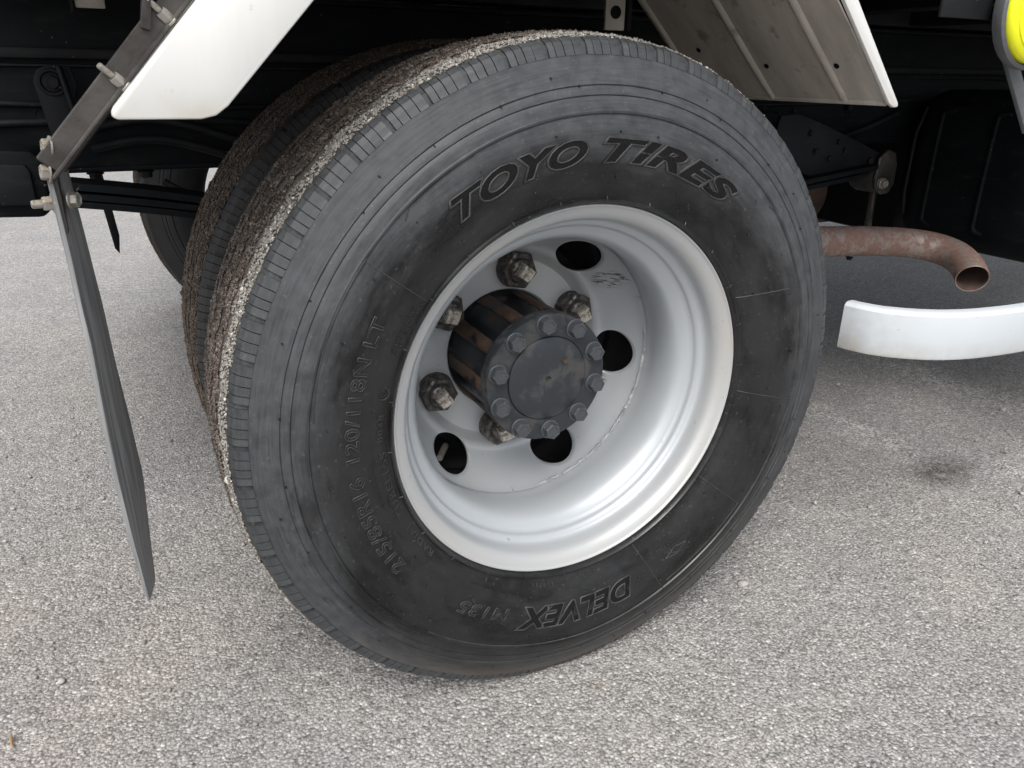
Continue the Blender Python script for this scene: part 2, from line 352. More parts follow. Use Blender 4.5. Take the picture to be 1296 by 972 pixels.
# ------------------------------------------------------------------ ground: one sheet, stones standing proud where the camera is near
def build_ground():
    step = .0026; xs = np.arange(-1.05, 1.55, step); ys = np.arange(-.56, 1.15, step)
    X, Y = np.meshgrid(xs, ys, indexing='ij')
    def cells(X, Y, s, seed):
        r = np.random.default_rng(seed); n = 2048; jx, jy, hh = r.random((3, n, n))
        gx = X / s; gy = Y / s; ix = np.floor(gx).astype(int); iy = np.floor(gy).astype(int)
        d1 = np.full(X.shape, 9.); d2 = np.full(X.shape, 9.); h = np.zeros(X.shape)
        for a in (-1, 0, 1):
            for b in (-1, 0, 1):
                cx = (ix + a) % n; cy = (iy + b) % n
                d = np.hypot(ix + a + jx[cx, cy] - gx, iy + b + jy[cx, cy] - gy)
                m = d < d1; d2 = np.where(m, d1, np.minimum(d2, d)); h = np.where(m, hh[cx, cy], h); d1 = np.where(m, d, d1)
        return d1, d2, h
    d1, d2, h = cells(X + 5, Y + 5, .0058, 3)
    edge = np.clip((d2 - d1) / .35, 0, 1)
    Z = edge * (.0003 + .0010 * h ** 1.6) + .0005 * np.sin(X * 31 + np.sin(Y * 23)) * np.sin(Y * 27)
    d1, d2, h = cells(X + 5, Y + 5, .02, 5)
    big = (h > .90); Z += np.where(big, np.clip(1 - (d1 / .33) ** 2, 0, 1) * .0022, 0)
    m = np.minimum.reduce([X - xs[0], xs[-1] - X, Y - ys[0], ys[-1] - Y]); Z = (Z - .0022) * np.clip(m / .25, 0, 1)
    Z -= 0.0004
    nx, ny = X.shape; V = np.stack([X, Y, Z], -1).reshape(-1, 3)
    i = (np.arange(nx - 1)[:, None] * ny + np.arange(ny - 1)[None]).ravel()
    F = np.stack([i, i + ny, i + ny + 1, i + 1], 1)
    x0, x1, y0, y1 = xs[0], xs[-1], ys[0], ys[-1]; Bg = 400.
    O = np.array([(-Bg, -Bg, -.0004), (Bg, -Bg, -.0004), (Bg, Bg, -.0004), (-Bg, Bg, -.0004)]); nb = len(V)
    c = [0, (nx - 1) * ny, nx * ny - 1, ny - 1]
    Q = np.array([(nb, nb + 1, c[1], c[0]), (nb + 1, nb + 2, c[2], c[1]), (nb + 2, nb + 3, c[3], c[2]), (nb + 3, nb, c[0], c[3])])
    V = np.concatenate([V, O]); F = np.concatenate([F, Q]).astype(np.int32)
    me = bpy.data.meshes.new('ground'); me.vertices.add(len(V)); me.vertices.foreach_set('co', V.ravel().astype(np.float32))
    me.loops.add(F.size); me.loops.foreach_set('vertex_index', F.ravel()); me.polygons.add(len(F))
    me.polygons.foreach_set('loop_start', np.arange(0, F.size, 4, dtype=np.int32)); me.update(calc_edges=True); me.validate()
    me.polygons.foreach_set('use_smooth', [True] * len(F))
    return link('ground', me, M['ground'], kind='structure')
build_ground()

def stones(name, P, Nn, size, seed=1, jitter=.3, coarse=False):
    """many little stones as one numpy mesh; P centres, Nn outward normals, size radii"""
    if coarse:
        bv = np.array([(1, 0, 0), (-1, 0, 0), (0, 1, 0), (0, -1, 0), (0, 0, 1), (0, 0, -1)], float) * 1.15
        bf = np.array([(0, 2, 4), (2, 1, 4), (1, 3, 4), (3, 0, 4), (2, 0, 5), (1, 2, 5), (3, 1, 5), (0, 3, 5)])
    else:
        bm = bmesh.new(); bmesh.ops.create_icosphere(bm, subdivisions=1, radius=1); bm.verts.ensure_lookup_table()
        bv = np.array([q.co[:] for q in bm.verts]); bf = np.array([[q.index for q in f.verts] for f in bm.faces]); bm.free()
    r = np.random.default_rng(seed); n = len(P); k = len(bv)
    A = r.normal(size=(n, 3)); t = np.cross(Nn, A); t /= np.linalg.norm(t, axis=1)[:, None]; b = np.cross(Nn, t)
    V = bv[None] * (1 + r.uniform(-jitter, jitter, (n, k, 1)))
    sc = np.stack([size * r.uniform(.8, 1.4, n), size * r.uniform(.7, 1.1, n), size * r.uniform(.5, .9, n)], 1)
    V = V * sc[:, None]
    V = V[..., :1] * t[:, None] + V[..., 1:2] * b[:, None] + V[..., 2:] * Nn[:, None] + P[:, None]
    F = (bf[None] + (np.arange(n) * k)[:, None, None]).reshape(-1, 3).astype(np.int32); V = V.reshape(-1, 3)
    me = bpy.data.meshes.new(name); me.vertices.add(len(V)); me.vertices.foreach_set('co', V.ravel().astype(np.float32))
    me.loops.add(F.size); me.loops.foreach_set('vertex_index', F.ravel()); me.polygons.add(len(F))
    me.polygons.foreach_set('loop_start', np.arange(0, F.size, 3, dtype=np.int32)); me.update(calc_edges=True)
    return me

# ------------------------------------------------------------------ the truck
truck = bpy.data.objects.new('truck', None); COL.objects.link(truck); truck.location = (0, 0, 0)
tag(truck, 'black chassis of a truck with white mud guards, rusty exhaust and silver rear dual wheels', 'truck')
AX = (0, 0, GZ)
SIDE = [(.2165, -.076), (.2185, -.0865), (.2200, -.0905), (.2215, -.0925), (.2232, -.0925), (.2245, -.0905), (.2262, -.0908), (.235, -.0960),
        (.245, -.1000), (.258, -.1040), (.272, -.1067), (.286, -.1078), (.297, -.1076), (.3050, -.1062), (.3062, -.1078), (.3080, -.1082), (.3092, -.1068),
        (.3150, -.1058), (.3200, -.1045), (.3212, -.1032), (.3224, -.1042), (.3290, -.1024), (.3302, -.1010), (.3314, -.1020), (.340, -.0990), (.348, -.0962),
        (.3525, -.0946), (.3565, -.0933), (.3571, -.0895), (.366, -.0872), (.3685, -.0838), (.3715, -.0790)]
def yside(r):
    for (a, ya), (b, yb) in zip(SIDE, SIDE[1:]):
        if a <= r <= b: return ya + (yb - ya) * (r - a) / (b - a)
    return -.1
TR = [(.3738, -.070), (.3755, -.0555), (.3755, -.0535), (.3660, -.0515), (.3660, -.0465), (.3760, -.0445), (.3772, -.030), (.3772, -.0235), (.3660, -.0215),
      (.3660, -.0165), (.3775, -.0145), (.378, -.001), (.378, .001)]
def bulge(x, z):
    if z < -.24 and abs(x) < .2: return .004 * (1 - abs(x) / .2) * min(1, (-z - .24) / .06) * max(0, min(1, (.372 + z) / .04))
    return 0
def tyre_mesh():
    half = SIDE + TR
    prof = half + [(r, -y) for r, y in half[::-1][1:]]
    def wob(i, a, r, y):
        if r > .3725 and abs(y) < .075: y += .0025 * math.copysign(1, sin(a * 42)) * min(1, abs(sin(a * 42)) * 1.6)
        return r, y
    me = lathe('tyre', prof, 384, wob)
    for q in me.vertices:
        if q.co.z < -(GZ + .0005): q.co.z = -(GZ + .0005)
        # slight bulge over the contact patch
        q.co.y += math.copysign(bulge(q.co.x, q.co.z), q.co.y)
    me.materials.append(M['rubber']); me.materials.append(M['tread'])
    idx = []
    for p in me.polygons:
        c = p.center; idx.append(1 if (math.hypot(c.x, c.z) > .3722 and abs(c.y) < .0775) or (abs(c.y) < .07 and math.hypot(c.x, c.z) > .35) else 0)
    me.polygons.foreach_set('material_index', idx); return me
def shoulder_block_mesh(seed):
    # one shoulder block: rubber lamellae between fine sipes, flush with the sidewall at its inner end
    rr = random.Random(seed); bm = bmesh.new(); N = 56; A = 2 * PI / N; J = lambda q: q + rr.uniform(-.012, .012)
    a, b, c = J(-.24), J(0), J(.23)
    cuts = [(-.475, a - .011), (a + .011, b - .012), (b + .012, c - .011), (c + .012, .405)]
    pr = [(.3566, -.0890), (.3568, -.0934), (.3600, -.0922), (.3650, -.0900), (.3695, -.0866), (.3722, -.0810), (.3727, -.0745), (.3560, -.0745)]
    for k, (a0, a1) in enumerate(cuts):
        d = rr.uniform(-.0006, .0002); rows = []
        for a in (a0 * A, (a0 + a1) / 2 * A, a1 * A): rows.append([bm.verts.new(wheel_pt(r_ + (d if 1 < i < 6 else 0), PI / 2 + a, y_ - (d if 1 < i < 6 else 0))) for i, (r_, y_) in enumerate(pr)])
        m = len(pr)
        for u in range(2):
            for i in range(m): bm.faces.new((rows[u][i], rows[u][(i + 1) % m], rows[u + 1][(i + 1) % m], rows[u + 1][i]))
        bm.faces.new(rows[0][::-1]); bm.faces.new(rows[2])
    return bm_mesh('tread_block', bm), N
def grit_mesh(n=110000, seed=2):
    r = np.random.default_rng(seed); a = r.uniform(0, 2 * PI, n); y = r.uniform(-.0765, .0765, n)
    rad = np.interp(np.abs(y), [0, .03, .055, .07, .08], [.3785, .3778, .376, .3742, .3715])
    wig = .0025 * np.sign(np.sin(a * 42)); ingro = np.minimum(np.abs(np.abs(y - wig) - .049), np.abs(np.abs(y - wig) - .019)) < .0052
    lump = (np.sin(a * 37 + y * 60) * np.sin(a * 91 + 2) * np.sin(y * 180 + a * 23) + 1) * .0011
    rad = rad + lump * (r.random(n) < .85) - .0004
    keep = ~(ingro & (r.random(n) < .995)); rad = np.where(ingro, rad - .0065, rad)
    a, y, rad = a[keep], y[keep], rad[keep]; size = r.gamma(3.5, .00018, len(a)) + .0005
    size = np.where(r.random(len(a)) < .02, size * 1.6, size)
    P = np.stack([rad * np.cos(a), y, rad * np.sin(a)], 1); ok = P[:, 2] > -(GZ - .001); P, size, a = P[ok], size[ok], a[ok]
    Nn = np.stack([np.cos(a), 0 * a, np.sin(a)], 1); return stones('stuck_grit', P, Nn, size, seed + 1, .35, True)
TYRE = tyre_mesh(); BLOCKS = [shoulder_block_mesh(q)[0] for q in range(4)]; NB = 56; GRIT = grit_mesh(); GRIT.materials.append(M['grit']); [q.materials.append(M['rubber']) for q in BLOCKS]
def override(o, m, slot=0): o.material_slots[slot].link = 'OBJECT'; o.material_slots[slot].material = m
def place_tyre(loc, rz, label, blocks=True, dark=True):
    o = link('tyre', TYRE, None, truck, smooth=35, label=label); o.location = loc; o.rotation_euler = (0, 0, rz)
    g = link('stuck_grit', GRIT, None, o, kind='stuff')
    if dark: override(o, M['inner']); override(g, M['darkgrit'])  # undusted rubber and brown grit, both darkened: shade put into their colour
    if blocks:
        for k in range(NB):
            b = link('tread_block', BLOCKS[(k * 7) % 4], None, o); b.rotation_euler = (0, 2 * PI * k / NB, 0)
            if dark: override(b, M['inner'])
    return o
DUAL = .277
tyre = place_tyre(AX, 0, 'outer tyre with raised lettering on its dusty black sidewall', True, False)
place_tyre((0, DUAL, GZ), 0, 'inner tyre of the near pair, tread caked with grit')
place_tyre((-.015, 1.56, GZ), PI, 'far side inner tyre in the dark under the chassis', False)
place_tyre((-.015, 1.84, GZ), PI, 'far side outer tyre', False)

# ---- raised writing and marks on the sidewall
FONT = None
def text_mesh(body, size, shear=0, offset=0, outline=None, space=1.0):
    cu = bpy.data.curves.new('t', 'FONT'); cu.body = body; cu.size = size; cu.shear = shear; cu.space_character = space; cu.resolution_u = 4
    if outline: cu.fill_mode = 'NONE'; cu.bevel_depth = outline; cu.bevel_resolution = 1; cu.offset = offset
    else: cu.extrude = .0004; cu.offset = offset
    ob = bpy.data.objects.new('t', cu); COL.objects.link(ob); dg = bpy.context.evaluated_depsgraph_get(); dg.update()
    me = bpy.data.meshes.new_from_object(ob.evaluated_get(dg)); bpy.data.objects.remove(ob); bpy.data.curves.remove(cu)
    return me
def wrap(me, rb, h, a0, a1, lift, x0=None, x1=None, y1=None):
    """bend a flat text mesh round the wheel: cap height h stands on radius rb, from angle a0 down to a1"""
    V = np.empty(len(me.vertices) * 3, dtype=np.float32); me.vertices.foreach_get('co', V); V = V.reshape(-1, 3)
    x0 = V[:, 0].min() if x0 is None else x0; x1 = V[:, 0].max() if x1 is None else x1; y1 = V[:, 1].max() if y1 is None else y1
    for q, (x, y, z) in zip(me.vertices, V):
        a = R(a0 + (a1 - a0) * (x - x0) / (x1 - x0)); r = rb + y / y1 * h
        q.co = wheel_pt(r, a, yside(r) - lift - z - bulge(r * cos(a), r * sin(a)))
    me.update(); return x0, x1, y1
def big_word(body, rb, h, a0, a1, shear, fillm='hatch', space=1.0):
    me = text_mesh(body, .03, shear, .0016, None, space); k = wrap(me, rb, h, a0, a1, .0002)
    link('raised_word', me, M[fillm], tyre)
    me = text_mesh(body, .03, shear, .0016, .0008, space); wrap(me, rb, h, a0, a1, .0005, *k)
    link('word_outline', me, M['ridge'], tyre)
def small_word(body, rb, h, a0, a1, shear=0, space=1.1, off=.0003, name='raised_word', m='letter', lift=.0004):
    me = text_mesh(body, .03, shear, off, None, space); k = wrap(me, rb, h, a0, a1, lift)
    if h < .01: return link(name, me, M['fineridge'], tyre)
    link(name, me, M[m], tyre)
    me = text_mesh(body, .03, shear, off, .0006, space); wrap(me, rb, h, a0, a1, lift + .0002, *k); link('word_outline', me, M['ridge'], tyre)
big_word('TOYO', .262, .0225, 125.5, 94, .35, space=1.05); big_word('TIRES', .262, .0225, 90.5, 52.3, .35, space=1.05)
big_word('DELVEX', .257, .0255, -73, -108.5, .25)
small_word('M135', .2575, .0135, -111.5, -127, .2)
small_word('215/85R16', .2575, .0150, -147.5, -174.5, 0, 1.05)
small_word('120/118N LT', .2585, .0140, -178.5, -209.8, 0, 1.05)
small_word('TUBELESS', .2295, .0075, -158.5, -178, 0, 1.3); small_word('RADIAL', .2290, .0065, -142.5, -155.5, 0, 1.3)
small_word('MADE IN JAPAN', .2295, .0045, -81.5, -93, 0, 1.2); small_word('119711', .2295, .0045, -98, -105, 0, 1.2)
small_word('STANDARD LOAD', .2360, .0040, -203.5, -215, 0, 1.1); small_word('REGROOVABLE', .2300, .0040, -203, -217, 0, 1.1)
small_word('E4', .2330, .0060, -192.5, -194.6); small_word('0048', .2320, .0060, -181, -188, 0, 1.3)
v, f = tube_geo([wheel_pt(.2362 + .0062 * sin(t), R(-193.4) + .0062 * cos(t) / .236, yside(.236) - .0004) for t in np.linspace(0, 2 * PI, 28, endpoint=False)], .0005, 5, True)
link('raised_ring', mesh('raised_ring', v, f), M['ridge'], tyre)
# load and pressure panel with its small emblem, lower right
def side_line(pts, rad, n=5):
    P = []
    for (r0, a0), (r1, a1) in zip(pts, pts[1:]):
        k = max(2, int(max(abs(a1 - a0) / 1.5, abs(r1 - r0) / .006)))
        for i in range(k): t = i / k; P.append((r0 + (r1 - r0) * t, a0 + (a1 - a0) * t))
    P.append(pts[-1]); return tube_geo([wheel_pt(r, R(a), yside(r) - rad * .1 - bulge(r * cos(R(a)), r * sin(R(a)))) for r, a in P], rad, n)
def join(name, geos, m, parent, smooth=60, **k):
    V, F = [], []
    for v, f in geos:
        o = len(V); V += list(v); F += [tuple(i + o for i in q) for q in f]
    return link(name, mesh(name, V, F), m, parent, smooth=smooth, **k)
small_word('TOYO TIRES', .250, .0045, -55, -63, 0, 1.1); small_word('1200 kPa', .2585, .0040, -55.5, -61, 0, 1.1)
join('raised_emblem', [side_line([(.268, -54), (.272, -58), (.268, -61.5)], .0006), side_line([(.268, -54), (.262, -57.5), (.268, -61.5)], .0006), side_line([(.276, -56), (.264, -60)], .0005)], M['ridge'], tyre)
for r0, r1, a0, a1 in [(.226, .303, 142.4, 142.4), (.226, .292, 25.8, 21.5), (.226, .306, -6, -8), (.226, .297, -36.6, -37.2), (.226, .306, -68.2, -65.6)]:
    v, f = side_line([(r0, a0), (r1, a1)], .0005); link('mould_line', mesh('mould_line', v, f), M['ridge'], tyre)
for pts in [[(.3045, 117), (.3045, 131), (.299, 133)], [(.306, 142), (.3055, 156), (.302, 172)], [(.302, 43), (.3045, 41), (.3045, 21)], [(.3045, 21), (.3045, -6)], [(.3045, -8), (.3045, -36)], [(.297, -37), (.297, -64)], [(.306, -66), (.3045, -130)]]:
    v, f = side_line(pts, .0008); link('mould_line', mesh('mould_line', v, f), M['ridge'], tyre)
G = []
for k in range(26):
    a = 360 / 26 * k + 3; G.append(side_line([(.2200, a), (.2262, a)], .0006))
join('bead_ticks', G, M['ridge'], tyre, kind='stuff')
G = []
for rr, n, off in [(.291, 26, 6), (.263, 22, 9), (.2445, 17, 2), (.3295, 24, 4), (.3415, 12, 11)]:
    for k in range(n):
        a = R(360 / n * k + off + random.uniform(-3, 3)); r = rr + random.uniform(-.002, .002); y = yside(r) - bulge(r * cos(a), r * sin(a))
        L = random.uniform(.0008, .003); t = random.uniform(-.0015, .0015)
        G.append(tube_geo([wheel_pt(r, a, y + .001), wheel_pt(r, a, y - L * .6), wheel_pt(r + t, a + t, y - L)], [.0009, .0009, .0006], 6))
join('vent_spew', G, M['letter'], tyre, kind='stuff')

# ---- silver rim, disc, nuts
RIMP = [(.1790, .052), (.1768, .049), (.1766, .042), (.1768, .034), (.1752, .022), (.1725, .010), (.1708, -.004), (.1712, -.016), (.1735, -.026), (.1775, -.0335), (.1830, -.0385),
        (.1868, -.0410), (.1892, -.0445), (.1905, -.0490), (.1928, -.0520), (.1962, -.0545), (.1982, -.0590), (.1992, -.0650), (.2003, -.0710), (.2028, -.0765), (.2070, -.0805), (.2115, -.0830), (.2145, -.0845),
        (.2160, -.0862), (.2175, -.0862), (.2182, -.0845), (.2180, -.0815), (.2160, -.0795), (.2120, -.0775), (.2070, -.0735), (.2045, -.066), (.2035, -.050), (.190, -.040), (.179, -.030), (.176, -.010), (.180, .03), (.190, .045), (.200, .060), (.206, .075), (.2165, .083), (.2150, .087), (.205, .083), (.199, .07), (.190, .060), (.1790, .052)]
def fine(P, n=3):
    out = []; Q = [P[0]] + P + [P[-1]]
    for i in range(1, len(Q) - 2):
        a, b, c, d = Q[i - 1:i + 3]
        for k in range(n):
            t = k / n; out.append(tuple(.5 * (2 * b[j] + (c[j] - a[j]) * t + (2 * a[j] - 5 * b[j] + 4 * c[j] - d[j]) * t * t + (3 * b[j] - a[j] - 3 * c[j] + d[j]) * t ** 3) for j in (0, 1)))
    return out + [P[-1]]
rim = link('wheel_rim', lathe('wheel_rim', fine(RIMP), 256), M['silver'], truck, smooth=60, label='deep dished silver rim of the outer wheel'); rim.location = AX
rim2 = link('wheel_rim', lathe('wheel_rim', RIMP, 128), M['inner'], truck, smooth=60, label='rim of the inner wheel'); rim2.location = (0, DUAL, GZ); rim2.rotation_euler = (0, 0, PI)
DP = [(.0790, .116), (.0820, .1120), (.0850, .1112), (.1180, .1112), (.1235, .1098), (.1285, .1050), (.1325, .1000), (.1370, .0965), (.1425, .0930), (.150, .0850), (.160, .0720), (.168, .0590), (.1725, .0500), (.1750, .0430), (.1760, .0360)]
DPF = fine(DP, 5)
def ydisc(r):
    for (a, ya), (b, yb) in zip(DPF, DPF[1:]):
        if a <= r <= b: return ya + (yb - ya) * (r - a) / (b - a)
    return DPF[-1][1] if r > .17 else .112
def disc_mesh():
    rs = 0.1285; r1 = .1760; V = []; F = []
    inner = [q for q in DPF if q[0] <= rs] + [(rs, ydisc(rs))]; n = 288
    for j in range(n):
        a = 2 * PI * j / n
        for r, y in inner: V.append(wheel_pt(r, a, y))
    m = len(inner)
    for j in range(n):
        k = (j + 1) % n
        for i in range(m - 1): F.append((j * m + i, j * m + i + 1, k * m + i + 1, k * m + i))
    hr, ha = .0200, R(11.6)
    for s in range(6):
        ac = R(-6.5 + 60 * s); base = len(V); K = 160; T = 14; rc = .1525
        for j in range(K):
            th = 2 * PI * j / K; c, d = cos(th), sin(th)
            hx = ha * c; hy = hr * d
            # ray from hole centre to sector border
            tx = R(30) / abs(hx) if abs(hx) > 1e-9 else 1e9; ty = ((r1 - rc) if hy > 0 else (rc - rs)) / abs(hy) if abs(hy) > 1e-9 else 1e9
            tt = max(min(tx, ty), 1.0); sq = 1.0
            row = [(-1.0, -.006, sq * .97), (-.5, -.0035, sq * .97), (-.2, -.001, sq * .985), (0, 0, sq)]
            for (u, dy, kk) in row:
                r = rc + hy * kk; V.append(wheel_pt(r, ac + hx * kk, ydisc(r) - dy))
            for i in range(1, T + 1):
                u = i / T; kk = sq + (tt - sq) * u; r = min(max(rc + hy * kk, rs), r1)
                V.append(wheel_pt(r, ac + hx * kk, ydisc(r)))
        mm = 4 + T
        for j in range(K):
            k = (j + 1) % K
            for i in range(mm - 1): F.append((base + j * mm + i, base + j * mm + i + 1, base + k * mm + i + 1, base + k * mm + i))
    me = mesh('wheel_disc', V, F); bm = bmesh.new(); bm.from_mesh(me); bmesh.ops.remove_doubles(bm, verts=bm.verts, dist=.0002)
    bmesh.ops.recalc_face_normals(bm, faces=bm.faces); bm.to_mesh(me); bm.free(); return me
disc = link('wheel_disc', disc_mesh(), M['silver'], rim, smooth=70)
# torn bead of sealant in the corner between disc and rim
G = []
for a0, a1 in [(8, -2), (-4, -30), (-31, -58), (-60, -72), (-74, -84)]:
    k = max(3, int((a0 - a1) / 1.0)); G.append(tube_geo([wheel_pt(.1752 - random.uniform(0, .001), R(a0 + (a1 - a0) * i / k), .0385 + random.uniform(-.0012, .0012)) for i in range(k + 1)], [random.uniform(.0010, .0027) for _ in range(k + 1)], 6))
join('sealant_bead', G, M['dullsilver'], rim)
def nut_mesh():
    bm = bmesh.new()
    axial(bm, [(.0250, 0), (.0250, -.0025), (.0235, -.004)], 32)
    axial(bm, [(.0258, -.003), (.0258, -.0165), (.0240, -.0205), (.0210, -.0218), (.0170, -.0205), (.0165, -.018)], 6, rot=.2)
    axial(bm, [(.0160, -.015), (.0160, -.0225), (.0148, -.026), (.0105, -.028)], 32); return bm_mesh('lug_nut', bm)
def sq_mesh():
    bm = bmesh.new()
    axial(bm, [(.0128, -.026), (.0126, -.0385), (.0112, -.0410), (.0070, -.0410), (.0055, -.0400)], 4, rot=.5); axial(bm, [(.0052, -.0395), (.0048, -.0408)], 10)
    return bm_mesh('stud_end', bm)
NUT, SQ = nut_mesh(), sq_mesh(); NUT.materials.append(M['nut']); SQ.materials.append(M['stud'])
for k in range(6):
    a = R(23.5 + 60 * k); o = link('lug_nut', NUT, None, rim); o.location = wheel_pt(.1088, a, .1115); o.rotation_euler = (0, random.uniform(0, 1), 0)
    q = link('stud_end', SQ, None, rim); q.location = o.location; q.rotation_euler = (0, random.uniform(0, 1.5), 0)
# ---- hub
hub = link('wheel_hub', lathe('wheel_hub', [(.0400, .20), (.0800, .20), (.0815, .118), (.0765, .112), (.0755, .060), (.0748, .012), (.0790, .009), (.0800, .006)], 120), M['hubbody'], truck, smooth=40, label='blackened hub standing out of the outer wheel'); hub.location = AX
for k in range(10):
    a0 = R(36 * k + 4); bm = bmesh.new(); rows = []
    for i, y in enumerate((.114, .09, .06, .03, .009)):
        ww = R(8.2 - .5 * i); rows.append([bm.verts.new(wheel_pt(r, a0 + t, y)) for r, t in [(.0735, -ww), (.0782, -ww * .85), (.0792 + .0002 * i, -ww * .5), (.0794 + .0002 * i, ww * .5), (.0782, ww * .85), (.0735, ww)]])
    for p_, q_ in zip(rows, rows[1:]):
        for i in range(5): bm.faces.new((p_[i], p_[i + 1], q_[i + 1], q_[i]))
    bm.faces.new(rows[0]); bm.faces.new(rows[-1]); link('hub_ridge', bm_mesh('hub_ridge', bm), M['hubrust'], hub, smooth=30)
bm = bmesh.new(); axial(bm, [(.0785, .0100), (.0805, .0085), (.0805, -.0055), (.0795, -.0075), (.0560, -.0082), (.0535, -.0082), (.0528, -.0072), (.0520, -.0095), (.0500, -.0105), (.0220, -.0112), (.0040, -.0112), (.0036, -.0075), (.0010, -.0072)], 96)
link('hub_cap', bm_mesh('hub_cap', bm), M['hubface'], hub, smooth=35)
HB = bolt_mesh('hub_bolt', .0104, .0095, .0122, .0024); HB.materials.append(M['bolt'])
for k in range(10):
    a = R(22.4 + 36 * k); o = link('hub_bolt', HB, None, hub, smooth=25); o.location = wheel_pt(.0684, a, -.0076); o.rotation_euler = (0, random.uniform(0, 1), 0)
tube('cap_rivet', [(.0130 + .008, -.010, .021), (.0215, -.0145, .0205)], .0032, M['hubrust'], hub, 12)
# drum, axle
bm = bmesh.new(); axial(bm, [(.155, .45), (.158, .30), (.158, .20), (.150, .135), (.084, .128)], 64)
d = link('brake_drum', bm_mesh('brake_drum', bm), M['dull'], truck, smooth=40); d.location = AX
tube('axle', [(0, .15, GZ), (0, .6, GZ), (0, .8, GZ), (0, 1.1, GZ), (0, 1.3, GZ), (0, 1.75, GZ)], [.06, .06, .13, .13, .06, .06], M['black'], truck, 24)
# valve and stay seen through the lower left hole
tube('valve_stem', [wheel_pt(.170, R(-126), .10 + 0), wheel_pt(.160, R(-119), .135)], .0045, M['zinc'], rim, 10)

# ---- chassis
K = truck
def rail(yo, s):       # s: side the channel opens to
    o = box('frame_rail', (1.42, yo, .690), (4.16, .008, .21), M['black'], K, bev=.002)
    box('rail_flange', (1.42, yo + s * .035, .582), (4.16, .075, .008), M['black'], o, bev=.002)
    box('rail_flange', (1.42, yo + s * .035, .799), (4.16, .075, .008), M['black'], o, bev=.002)
    return o
rl = rail(.45, 1); rail(1.39, -1)
box('rail_lip', (1.42, .438, .725), (4.16, .016, .013), M['dull'], rl)
box('rail_lip', (1.42, .441, .711), (4.16, .010, .004), M['dull'], rl)
for k, x in enumerate((-.60, .15, .62, 1.7, 2.9)): box('cross_member', (x, .92, .69), (.08, .92, .18), M['black'], K)
for x in (-.56, -.30, .05, .40, .75, 1.10, 1.45, 1.80): box('floor_bearer', (x, .92, .86), (.06, 2.1, .10), M['black'], K)
box('sub_rail', (1.42, .46, .845), (4.16, .06, .075), M['dull'], K)
box('load_floor', (1.40, .93, .925), (4.0, 2.14, .025), M['black'], K)
box('side_skirt_rail', (1.40, -.13, .93), (4.0, .03, .09), M['white'], K)
# rail holes, rivets
def fit(me, m, loc, d=(0, -1, 0), name='bolt', par=None): return put_bolt(name, me, m, par or K, loc, d, random.uniform(0, 1))
B8 = bolt_mesh('bolt', .0085, .007, .011, .0018); B8z = B8.copy(); B8.materials.append(M['dull']); B8z.materials.append(M['zinc'])
B5z = bolt_mesh('bolt', .0055, .0045, .0075, .0012); B5z.materials.append(M['zinc'])
B5 = B5z.copy(); B5.materials.clear(); B5.materials.append(M['dull'])
for x, z in [(.72, .655), (.80, .648), (.76, .64), (.95, .66), (.52, .67)]: fit(B5, None, (x, .445, z), name='rivet', par=rl)
for x in (-.515, -.452, -.39): fit(B8, None, (x, .455, .577), (0, 0, -1), par=rl)
for x in (-.54, -.52): pass
bm = bmesh.new(); axial(bm, [(.009, 0), (.009, -.001), (.0075, -.0012), (.0072, .002)], 24)
HOLE = bm_mesh('rail_hole', bm); HOLE.materials.append(M['black'])
for x, z in [(-.50, .652), (-.555, .60), (.69, .668), (.86, .625), (1.05, .72), (.60, .73)]:
    o = link('rail_hole', HOLE, None, rl); o.location = (x, .4452, z)
# plates with holes hanging above the wheel and at the top left
def holed_plate(x, y, z, wx, hz, nm='hanger_plate'):
    o = box(nm, (x, y, z), (wx, .006, hz), M['under'], K, bev=.0015)
    g = link('rail_hole', HOLE, None, o); g.location = (x, y - .0032, z - hz / 2 + .024); return o
holed_plate(.268, .30, .845, .034, .15); box('hanger_plate', (.292, .31, .845), (.010, .03, .15), M['dull'], K)
holed_plate(-.4215, .30, .815, .030, .09); box('hanger_plate', (-.4400, .302, .815), (.003, .02, .10), M['dull'], K)
# left bracket for the flap stay, a tapering gusset with boss and bolt
prism('gusset_plate', [(-.499, .693), (-.493, .706), (-.478, .712), (-.456, .710), (-.452, .690), (-.460, .655), (-.470, .616), (-.488, .610)], .398, .404, M['dull'], K, .0015)
box('gusset_rib', (-.462, .393, .664), (.006, .016, .095), M['dull'], K, rot=Matrix.Rotation(R(-8), 3, 'Y'))
fit(B8, None, (-.4785, .397, .692), name='bolt'); tube('bush_ring', [(-.4785 + .014 * cos(t), .396, .692 + .014 * sin(t)) for t in np.linspace(0, 2 * PI, 24, endpoint=False)], .0025, M['dull'], K, 6, closed=True)
